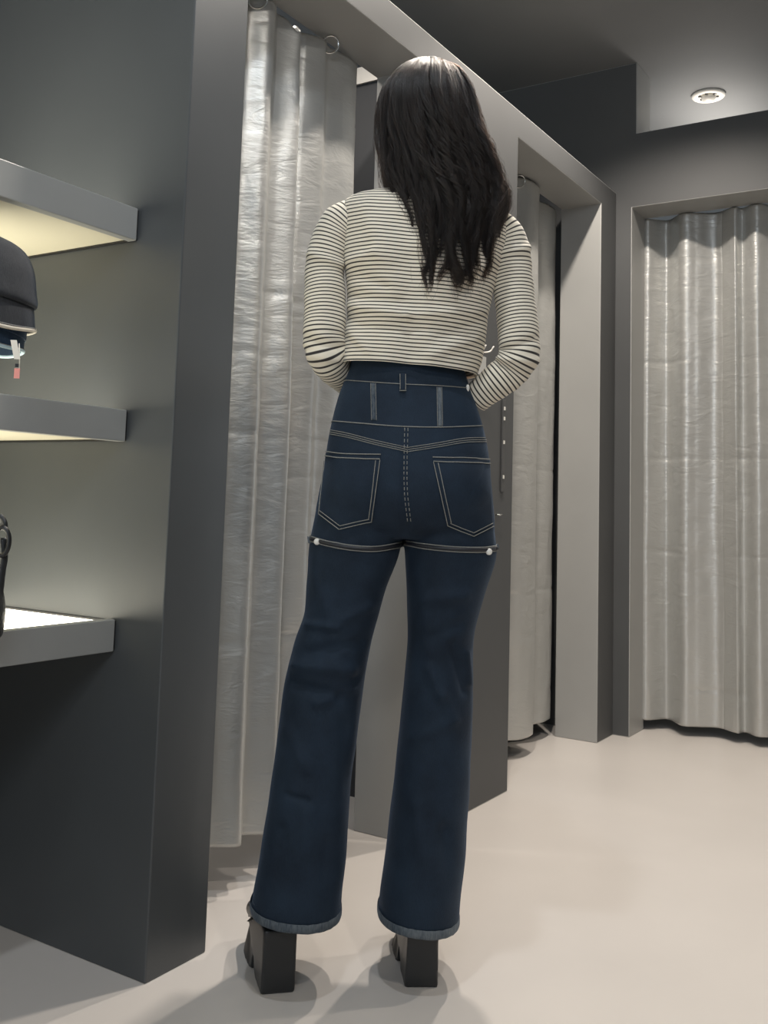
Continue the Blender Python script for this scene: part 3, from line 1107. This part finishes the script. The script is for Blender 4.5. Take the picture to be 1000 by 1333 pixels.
vvv = []
for R, v0 in zip(rings_t, vv):
    # stripes sag a little between the shoulder blades and follow the folds
    vvv.append(v0)
rings_t = [fold_ring(R, R.mean(axis=0), TF, 0.003, 16) for R in rings_t]
last = rings_t[-1]
c = last.mean(axis=0)
for sc_in, dz in ((0.985, 0.0), (0.93, 0.006), (0.925, 0.03)):
    q = c + (last - c) * sc_in
    q[:, 2] += dz
    rings_t.append(q); vvv.append(vvv[-1] + (0.0005 if dz == 0 else dz))
grid_mesh(bm, rings_t, False, False, True, uvl, vvv)


def sleeve(A, n, wr, seed, folds):
    S = catmull(A, n)
    P = np.array([at(x, y, h) for x, y, h, r in S])
    T = np.gradient(P, axis=0); T /= np.linalg.norm(T, axis=1)[:, None]
    a = -FH.copy()
    rings_, L = [], [0.0]
    m = 64
    th = np.linspace(0, 2 * math.pi, m, endpoint=False)
    for i in range(n):
        a = a - (a @ T[i]) * T[i]; a /= np.linalg.norm(a)
        b = np.cross(T[i], a)
        if i: L.append(L[-1] + np.linalg.norm(P[i] - P[i - 1]))
        R = P[i] + S[i, 3] * (np.cos(th)[:, None] * a + np.sin(th)[:, None] * b)
        R = fold_ring(R, P[i], folds, 0.0022, 22, seed)
        # bunching rings round the elbow and wrist
        amp = wr(i / (n - 1))
        nr = (R - P[i]) / np.linalg.norm(R - P[i], axis=1)[:, None]
        R = R + nr * (amp * np.sin(L[-1] * 260 + 1.6 * np.sin(th + seed)))[:, None]
        rings_.append(R)
    # cuff turned in
    R = rings_[-1]; c = R.mean(axis=0)
    rings_.append(c + (R - c) * 0.93); L.append(L[-1] + 0.001)
    rings_.append(c + (R - c) * 0.90 - T[-1] * 0.02); L.append(L[-1] + 0.02)
    grid_mesh(bm, rings_, True, False, True, uvl, L)


SL = [(478, 276, 2.12, .012), (462, 279, 2.12, .034), (449, 288, 2.118, .044), (437, 303, 2.117, .0455), (428, 325, 2.114, .0440), (423, 350, 2.112, .0425),
      (423, 380, 2.106, .0440), (423, 412, 2.098, .0450), (422, 440, 2.092, .0455), (426, 462, 2.096, .0430), (438, 482, 2.13, .0370),
      (452, 496, 2.18, .0320), (466, 505, 2.235, .0290)]
SR = [(622, 292, 2.12, .012), (634, 294, 2.12, .034), (648, 301, 2.118, .044), (658, 314, 2.117, .0460), (664, 335, 2.114, .0450), (667, 360, 2.112, .0440),
      (670, 390, 2.106, .0435), (674, 420, 2.098, .0435), (676, 446, 2.090, .0440), (675, 464, 2.088, .0430), (664, 482, 2.095, .0395),
      (648, 496, 2.10, .0375), (632, 508, 2.11, .0350), (619, 518, 2.122, .0330)]
ew = lambda t: 0.0012 * math.exp(-((t - 0.74) / 0.10) ** 2)
sleeve(SL, 150, ew, 1.0, [(405, 330, 445, 345, 6, .004), (400, 440, 440, 455, 5, -.004), (400, 462, 440, 470, 4, .004)])
sleeve(SR, 150, ew, 2.0, [(650, 330, 690, 322, 6, .004), (655, 455, 700, 440, 5, -.004), (650, 468, 700, 470, 4, .005), (652, 475, 690, 492, 4, -.004)])
top = from_bm('striped_top', bm, M_STRIPE, person)
bm = bmesh.new()
R0 = rings_t[0]
tube(bm, np.vstack([R0, R0[:1]]), 0.004, 8, False)
from_bm('neckband', bm, mat('neckband_cream', (0.7, 0.64, 0.53), 0.85), top)

# ---- boots
M_LEATHER = mat('black_leather', (0.016, 0.017, 0.018), 0.38, 0, 0.5, 0, 0, 0.15, 90)
M_SOLE = mat('black_sole', (0.018, 0.019, 0.020), 0.40, 0, 0.5)


def boot(xb, yb, phi, label, lean):
    r = ray(xb, yb)
    heel = CAM + r * (-CAM[2] / r[2])
    heel[2] = 0
    f = FH * math.cos(phi) - RH * math.sin(phi)
    s = RH * math.cos(phi) + FH * math.sin(phi)
    bt = empty('boot', tuple(heel))
    bt.parent = person
    bt.matrix_parent_inverse = Matrix.Translation(-Vector(parent_loc(person)))
    bt['label'] = label
    prof = [(0.006, 0.0), (0.078, 0.0), (0.081, 0.018), (0.090, 0.038), (0.101, 0.040), (0.110, 0.024), (0.116, 0.006), (0.124, 0.0), (0.232, 0.0),
            (0.252, 0.010), (0.258, 0.034), (0.250, 0.056), (0.20, 0.064), (0.16, 0.076), (0.12, 0.098), (0.075, 0.120), (0.03, 0.126),
            (-0.002, 0.124), (-0.006, 0.115), (0.0, 0.06)]

    def half(u):
        return float(np.interp(u, [-0.01, 0.0, 0.05, 0.09, 0.14, 0.19, 0.235, 0.26], [0.029, 0.0335, 0.034, 0.036, 0.043, 0.046, 0.036, 0.016]))
    bm = bmesh.new()
    pr = catmull(prof + [prof[0]], 90)[:-1]
    # left face, rim, right face
    L0 = [heel + f * (u + (0.004 if u < 0.1 else -0.004) * 0) + s * (-half(u)) + UP * z for u, z in pr]
    L1 = [heel + f * u + s * (half(u)) + UP * z for u, z in pr]
    va = [bm.verts.new(p) for p in L0]
    vb = [bm.verts.new(p) for p in L1]
    n = len(pr)
    for i in range(n):
        j = (i + 1) % n
        bm.faces.new((va[i], va[j], vb[j], vb[i]))
    bm.faces.new(va); bm.faces.new(vb[::-1])
    bmesh.ops.triangulate(bm, faces=[fc for fc in bm.faces if len(fc.verts) > 4])
    bmesh.ops.recalc_face_normals(bm, faces=bm.faces)
    o = link('platform_sole', remesh(bm, 0.0028, 16), M_SOLE, bt)
    # upper: foot part and shaft
    bm = bmesh.new()
    foot = [(0.246, 0.062, 0.020, 0.014), (0.236, 0.074, 0.034, 0.022), (0.205, 0.084, 0.040, 0.030), (0.17, 0.100, 0.039, 0.036), (0.13, 0.120, 0.036, 0.042),
            (0.09, 0.150, 0.033, 0.046)]
    R = []
    th = np.linspace(0, 2 * math.pi, 24, endpoint=False)
    for u, z, a, b in catmull(foot, 24):
        R.append(heel + f * u + UP * z + a * np.sin(th)[:, None] * s + b * np.cos(th)[:, None] * (UP * 0.85 + f * 0.3))
    grid_mesh(bm, R, True, True)
    sh = [(0.050, 0.108, 0.030, 0.046), (0.050, 0.125, 0.0345, 0.052), (0.050, 0.145, 0.034, 0.050), (0.050, 0.17, 0.033, 0.046), (0.054, 0.22, 0.033, 0.038), (0.054, 0.30, 0.037, 0.042)]
    R = []
    for u, z, a, b in catmull(sh, 24):
        R.append(heel + s * lean * min(1, max(0, (z - 0.13) / 0.08)) + f * u + UP * z + a * np.sin(th)[:, None] * s + b * np.cos(th)[:, None] * f)
    grid_mesh(bm, R, True, True)
    o = link('boot_upper', remesh(bm, 0.0035, 6), M_LEATHER, bt)
    return bt


boot(362, 1296, 0.24, 'left black platform boot', 0.022)
boot(549, 1288, 0.06, 'right black platform boot', 0.0)

# ---- hair
HAIR = [(79, 548, 570, .012, 2.115), (84, 534, 582, .040, 2.115), (95, 519, 597, .070, 2.113), (110, 506, 607, .092, 2.11), (128, 497, 615, .106, 2.108),
        (150, 493, 622, .112, 2.105), (180, 493, 630, .110, 2.10), (205, 496, 640, .104, 2.095), (230, 500, 649, .098, 2.09), (258, 507, 658, .095, 2.085),
        (282, 514, 656, .092, 2.08), (305, 519, 650, .088, 2.078), (330, 522, 642, .083, 2.076), (350, 524, 637, .078, 2.074), (378, 526, 630, .072, 2.072)]
HR = sample_rows(HAIR, 140)


def hair_pt(theta, y, shell=1.0):
    """theta 0 faces the viewer, negative to the left"""
    row = [np.interp(y, HR[:, 0], HR[:, k]) for k in range(5)]
    c = at((row[1] + row[2]) / 2, y, row[4])
    a = float(np.linalg.norm(at(row[2], y, row[4]) - at(row[1], y, row[4]))) / 2
    return c + RH * (a * shell * math.sin(theta)) - FH * (row[3] * shell * math.cos(theta))


M_HAIRM = bpy.data.materials.new('dark_brown_hair')
M_HAIRM.use_nodes = True
nt = M_HAIRM.node_tree
for nd in list(nt.nodes): nt.nodes.remove(nd)
out = nt.nodes.new('ShaderNodeOutputMaterial')
hb = nt.nodes.new('ShaderNodeBsdfHairPrincipled')
hb.parametrization = 'COLOR'
hb.inputs['Color'].default_value = (0.0045, 0.0028, 0.0022, 1)
hb.inputs['Roughness'].default_value = 0.26
hb.inputs['IOR'].default_value = 1.42
hb.inputs['Radial Roughness'].default_value = 0.5
hb.inputs['Random Roughness'].default_value = 0.3
hi = nt.nodes.new('ShaderNodeHairInfo')
cr_ = nt.nodes.new('ShaderNodeValToRGB')
cr_.color_ramp.elements[0].color = (0.002, 0.0014, 0.0012, 1)
cr_.color_ramp.elements[1].color = (0.013, 0.0075, 0.005, 1)
cr_.color_ramp.elements[0].position = 0.4
nt.links.new(hi.outputs['Random'], cr_.inputs[0])
nt.links.new(cr_.outputs[0], hb.inputs['Color'])
nt.links.new(hb.outputs[0], out.inputs[0])
M_HAIRBASE = mat('hair_mass', (0.008, 0.0065, 0.006), 0.5, 0, 0.4, 120, 0.5, 0.4, 160)

bm = bmesh.new()
R = []
for y in np.concatenate([np.linspace(80, 110, 14), np.linspace(113, 352, 60)]):
    sh = 0.90 if y < 300 else 0.90 - 0.25 * (y - 300) / 52
    ring = []
    for th in np.linspace(-math.pi, math.pi, 72, endpoint=False):
        k = sh
        lim = 2.0 if y > 110 else 4
        if abs(th) > lim and y > 110:      # leave the face free
            tt = (abs(th) - lim) / (math.pi - lim)
            k = sh * (1 - 0.45 * min(1, tt * 2) * min(1, (y - 110) / 20))
        p = hair_pt(th, y, k * (1 + 0.05 * math.sin(th * 11 + y * 0.012) + 0.03 * math.sin(th * 23 - y * 0.02)))
        ring.append(p)
    R.append(np.array(ring))
grid_mesh(bm, R, True, True)
bmesh.ops.recalc_face_normals(bm, faces=bm.faces)
hair = from_bm('hair', bm, M_HAIRBASE, person)

NS, NP = 11000, 40
pts = np.zeros((NS, NP, 3))
rad = np.zeros((NS, NP))
CL = []
for i in range(64):
    c0 = -2.15 + 4.3 * (i + 0.5) / 64 + rng.normal(0, 0.03)
    if c0 < -1.25: tip = 238 + 50 * rng.random()
    elif c0 < -0.95: tip = 290 + 50 * rng.random()
    elif c0 > 1.15: tip = 262 + 40 * rng.random()
    elif c0 > 0.85: tip = 310 + 50 * rng.random()
    else: tip = 338 + 42 * rng.random()
    CL.append((c0, tip, rng.random() * 6.28, 0.03 + 0.06 * rng.random(), rng.normal(0, 0.035), 0.0055 + 0.006 * rng.random(),
               rng.normal(0, 0.16), rng.random()))
CC = np.array([c[0] for c in CL])
for k in range(NS):
    th0 = -2.15 + 4.3 * rng.random()
    ci = int(np.argmin(abs(CC - th0 + rng.normal(0, 0.03))))
    c0, tipc, ph, am, dsh, wl, drift, tight = CL[ci]
    fly = rng.random() < 0.14
    tip = tipc + rng.normal(0, 5) + (rng.normal(0, 12) if fly else 0)
    if rng.random() < 0.12: tip -= rng.random() * 90
    y0 = 80 + abs(rng.normal(0, 8)) if rng.random() < 0.75 else 90 + rng.random() * 60
    shell = 0.92 + 0.10 * rng.random()
    ph2, am2 = rng.random() * 6.28, 0.012 * rng.random()
    conv = (0.55 + 0.35 * tight) * (0.2 if fly else 1)
    fr = 0.020 + 0.035 * rng.random()
    for j in range(NP):
        t = j / (NP - 1)
        y = y0 + (tip - y0) * t
        g = min(1, max(0, (y - 105) / 130))
        thj = th0 + (c0 - th0) * conv * g * (0.4 + 0.6 * t)
        wv = math.sin((y - 100) * (0.035 + wl * 3) + ph)
        thj += g * (am * wv + am2 * math.sin(y * 0.12 + ph2)) + drift * g * g
        sh = shell + dsh * 1.2 * max(g, min(1.0, (y - 80) / 14)) + 0.02 * math.sin(ph2 + y * 0.12) * (1 - g) + g * 0.035 * math.cos((y - 100) * (0.035 + wl * 3) + ph)
        if th0 > -0.3 and y > 130:          # frizzier right half
            a_ = min(1, (y - 130) / 70) * (1.0 if rng.random() < 2 else 0)
            thj += a_ * fr * 1.4 * math.sin(y * 0.16 + ph2 * 2)
            sh += a_ * fr * 1.3 * math.cos(y * 0.16 + ph2 * 2)
        if fly:
            thj += 0.08 * g * math.sin(y * 0.05 + ph2 * 3); sh += 0.10 * g * math.sin(y * 0.07 + ph2)
        if t > 0.8:
            e = (t - 0.8) / 0.2
            thj += (0.32 * math.sin(ph * 3) - (0.30 if c0 < -0.9 else 0)) * e * e
            sh -= 0.03 * e
        pts[k, j] = hair_pt(thj, max(80, y), sh)
    rad[k] = (0.00040 if not fly else 0.0003) * np.linspace(1.0, 0.4, NP)
hcv = bpy.data.hair_curves.new('hair_strands')
hcv.add_curves([NP] * NS)
hcv.attributes['position'].data.foreach_set('vector', (pts.reshape(-1, 3)).ravel())
if 'radius' not in hcv.attributes: hcv.attributes.new('radius', 'FLOAT', 'POINT')
hcv.attributes['radius'].data.foreach_set('value', rad.ravel())
hcv.materials.append(M_HAIRM)
hs = bpy.data.objects.new('hair_strands', hcv)
COL.objects.link(hs)
hs.parent = hair
hs.matrix_parent_inverse = Matrix.Translation(-Vector(parent_loc(hair)))
hs['kind'] = 'stuff'

# ------------------------------------------------------------------ hats on the shelf stand
M_HATDK = denim('washed_black_denim', (0.022, 0.024, 0.028), (0.060, 0.062, 0.066), 700)
M_HATBL = denim('indigo_denim', (0.012, 0.026, 0.050), (0.035, 0.065, 0.11), 700)
M_HATIN = denim('hat_inner_denim', (0.06, 0.09, 0.15), (0.16, 0.21, 0.30), 300)
M_TRIM = mat('pale_blue_trim', (0.45, 0.60, 0.66), 0.8)
M_TRIMW = mat('cream_trim', (0.62, 0.57, 0.48), 0.8)
M_STI = mat('grey_stitch', (0.28, 0.28, 0.27), 0.8)


def hat(c, prof, m, trim, tilt_r, tilt_f, label, nose_=None, seam_levels=()):
    ax_u = UP + RH * tilt_r + FH * tilt_f
    ax_u = ax_u / np.linalg.norm(ax_u)
    ax_r = RH - (RH @ ax_u) * ax_u; ax_r /= np.linalg.norm(ax_r)
    ax_f = np.cross(ax_u, ax_r)
    ax = (ax_r, ax_f, ax_u)
    t = empty('bucket_hat', tuple(c))
    tag(t, label, 'hat', 'bucket hats on the hat stand')
    P = catmull(prof['crown'], 30)
    bm = bmesh.new()
    revolve(bm, c, P, 64, ax, True)
    o = from_bm('crown', bm, m, t)
    s = o.modifiers.new('t', 'SOLIDIFY'); s.thickness = 0.003; s.offset = -1
    P = catmull(prof['brim'], 20)
    bm = bmesh.new()
    th = np.linspace(0, 2 * math.pi, 96, endpoint=False)
    rows = []
    for r_, z_ in P:
        wv = 0.006 * np.sin(th * 3 + 0.6) * (r_ - P[0][0]) / (P[-1][0] - P[0][0] + 1e-6)
        rows.append(c + r_ * (np.cos(th)[:, None] * ax_r + np.sin(th)[:, None] * ax_f) + (z_ + wv)[:, None] * ax_u)
    grid_mesh(bm, rows)
    o = from_bm('brim', bm, m, t)
    s = o.modifiers.new('t', 'SOLIDIFY'); s.thickness = 0.003; s.offset = 1
    for z_ in (0.3, 0.55, 0.8):
        rr = c + ((P[0] + (P[-1] - P[0]) * z_)[0] + 0.0036) * (np.cos(th)[:, None] * ax_r + np.sin(th)[:, None] * ax_f) + \
            ((P[0] + (P[-1] - P[0]) * z_)[1] + 0.006 * np.sin(th * 3 + 0.6) * z_)[:, None] * ax_u
    e = rows[-1]
    bm = bmesh.new()
    tube(bm, np.vstack([e, e[:1]]), 0.0036, 8, False)
    from_bm('brim_trim', bm, trim, t)
    k0 = rows[-3]
    bm = bmesh.new()
    kk = k0 + (k0 - c) * 0.022
    tube(bm, np.vstack([kk, kk[:1]]), 0.0008, 6, False)
    from_bm('stitch_line', bm, M_STI, t)
    # crown seams
    C_ = catmull(prof['crown'], 30)
    for a in (0.15, 1.7, 3.2, 4.8):
        bm = bmesh.new()
        q = [c + (r_ + 0.001) * (math.cos(a) * ax_r + math.sin(a) * ax_f) + (z_ + 0.001) * ax_u for r_, z_ in C_[2:16]]
        tube(bm, q, 0.0008, 6)
        from_bm('crown_seam', bm, M_STI, t)
    return t


hh = 1.86
hcen = at(-44, 382, hh)
hat(hcen, dict(crown=[(0.004, 0.118), (0.045, 0.116), (0.082, 0.103), (0.106, 0.074), (0.121, 0.032), (0.128, 0.012), (0.126, 0.004)],
               brim=[(0.124, 0.008), (0.131, -0.016), (0.138, -0.044)]), M_HATDK, M_TRIMW, 0.20, -0.03,
    'washed black denim bucket hat with cream brim edge, upper of the two hats')
hc2 = at(-46, 424, hh)
lo = hat(hc2, dict(crown=[(0.004, 0.034), (0.06, 0.034), (0.092, 0.032), (0.104, 0.026), (0.109, 0.016), (0.111, 0.004)],
                   brim=[(0.111, 0.006), (0.113, -0.006), (0.115, -0.022)]), M_HATBL, M_TRIM, 0.22, 0.06,
         'indigo denim bucket hat with pale blue edge and swing tag, lower of the two hats')
p = at(21, 443, hh - 0.10)
bm = bmesh.new()
obox(bm, at(20, 455, hh - 0.11), (RH + 0 * UP), FH, UP - RH * 0.25, 0.0055, 0.0008, 0.017)
from_bm('care_label', bm, M_WHITE, lo, False)
bm = bmesh.new()
tube(bm, [at(25, 447, hh - 0.10), at(25.5, 470, hh - 0.10), at(25, 482, hh - 0.10)], 0.0008, 6)
from_bm('tag_string', bm, M_WHITE, lo)
bm = bmesh.new()
obox(bm, at(22, 486, hh - 0.10), RH, FH, UP, 0.0048, 0.001, 0.009)
from_bm('swing_tag', bm, mat('coral_tag', (0.75, 0.30, 0.27), 0.6), lo, False)
bm = bmesh.new()
obox(bm, at(22, 476, hh - 0.10), RH, FH, UP, 0.003, 0.001, 0.0035)
from_bm('tag_block', bm, M_BLACK, lo, False)
# the stand that carries the hats
sb = hc2.copy()
t = empty('hat_stand', (sb[0], sb[1], 1.136))
tag(t, 'slim black hat stand on the middle shelf carrying both bucket hats', 'stand')
bm = bmesh.new()
tube(bm, [(sb[0], sb[1], 1.136), (sb[0], sb[1], sb[2] - 0.034)], 0.006, 12)
from_bm('pole', bm, M_BLACK, t)
bm = bmesh.new()
revolve(bm, np.array([sb[0], sb[1], sb[2] - 0.036]), [(0.001, 0), (0.05, 0), (0.05, 0.008), (0.001, 0.008)], 32)
from_bm('head_plate', bm, M_BLACK, t)
bm = bmesh.new()
revolve(bm, np.array([sb[0], sb[1], 1.1325]), [(0.001, 0), (0.06, 0), (0.06, 0.006), (0.001, 0.008)], 32)
from_bm('base', bm, M_BLACK, t)

# ------------------------------------------------------------------ black bag on the lowest shelf
bh = 1.80
b0 = at(2, 790, bh)
t = empty('handbag', (float(b0[0]), float(b0[1]), 0.69))
tag(t, 'black leather bag with ring handle on the lowest shelf, cut by the left edge', 'bag')
zb = 0.6905
cx_ = at(-62, 760, bh)
bm = bmesh.new()
rows = []
for z_, a, b in catmull([(0, .088, .040), (0.01, .092, .045), (0.05, .094, .042), (0.09, .088, .032), (0.12, .078, .016)], 24):
    th = np.linspace(0, 2 * math.pi, 40, endpoint=False)
    s_, c_ = np.sin(th), np.cos(th)
    rows.append(np.array([cx_[0], cx_[1], zb]) + UP * z_ + (a * np.sign(s_) * abs(s_) ** .6)[:, None] * RH + (b * np.sign(c_) * abs(c_) ** .6)[:, None] * FH)
grid_mesh(bm, rows, True, True)
from_bm('bag_body', bm, M_LEATHER, t)
bm = bmesh.new()
ztop = zb + 0.11
q = [at(-2, 792, bh) * [1, 1, 0] + UP * (zb + 0.06), at(3, 745, bh), at(6, 725, bh), at(5, 700, bh)]
tube(bm, catmull(q, 20), 0.006, 10, flat=0.5)
from_bm('strap', bm, M_LEATHER, t)
bm = bmesh.new()
rc = at(2, 705, bh - 0.01)
q = [rc + 0.022 * (0.62 * math.cos(a) * RH + math.sin(a) * 1.15 * UP) for a in np.linspace(0, 2 * math.pi, 33)]
tube(bm, q, 0.0045, 10, False)
from_bm('handle_ring', bm, M_BLACK, t)
bm = bmesh.new()
q = [at(6, 690, bh), at(4, 678, bh), at(-8, 671, bh), at(-60, 668, bh), at(-110, 690, bh), (cx_ - RH * 0.075) * [1, 1, 0] + UP * (zb + 0.09)]
tube(bm, catmull(q, 30), 0.007, 10, flat=0.6)
from_bm('handle', bm, M_LEATHER, t)
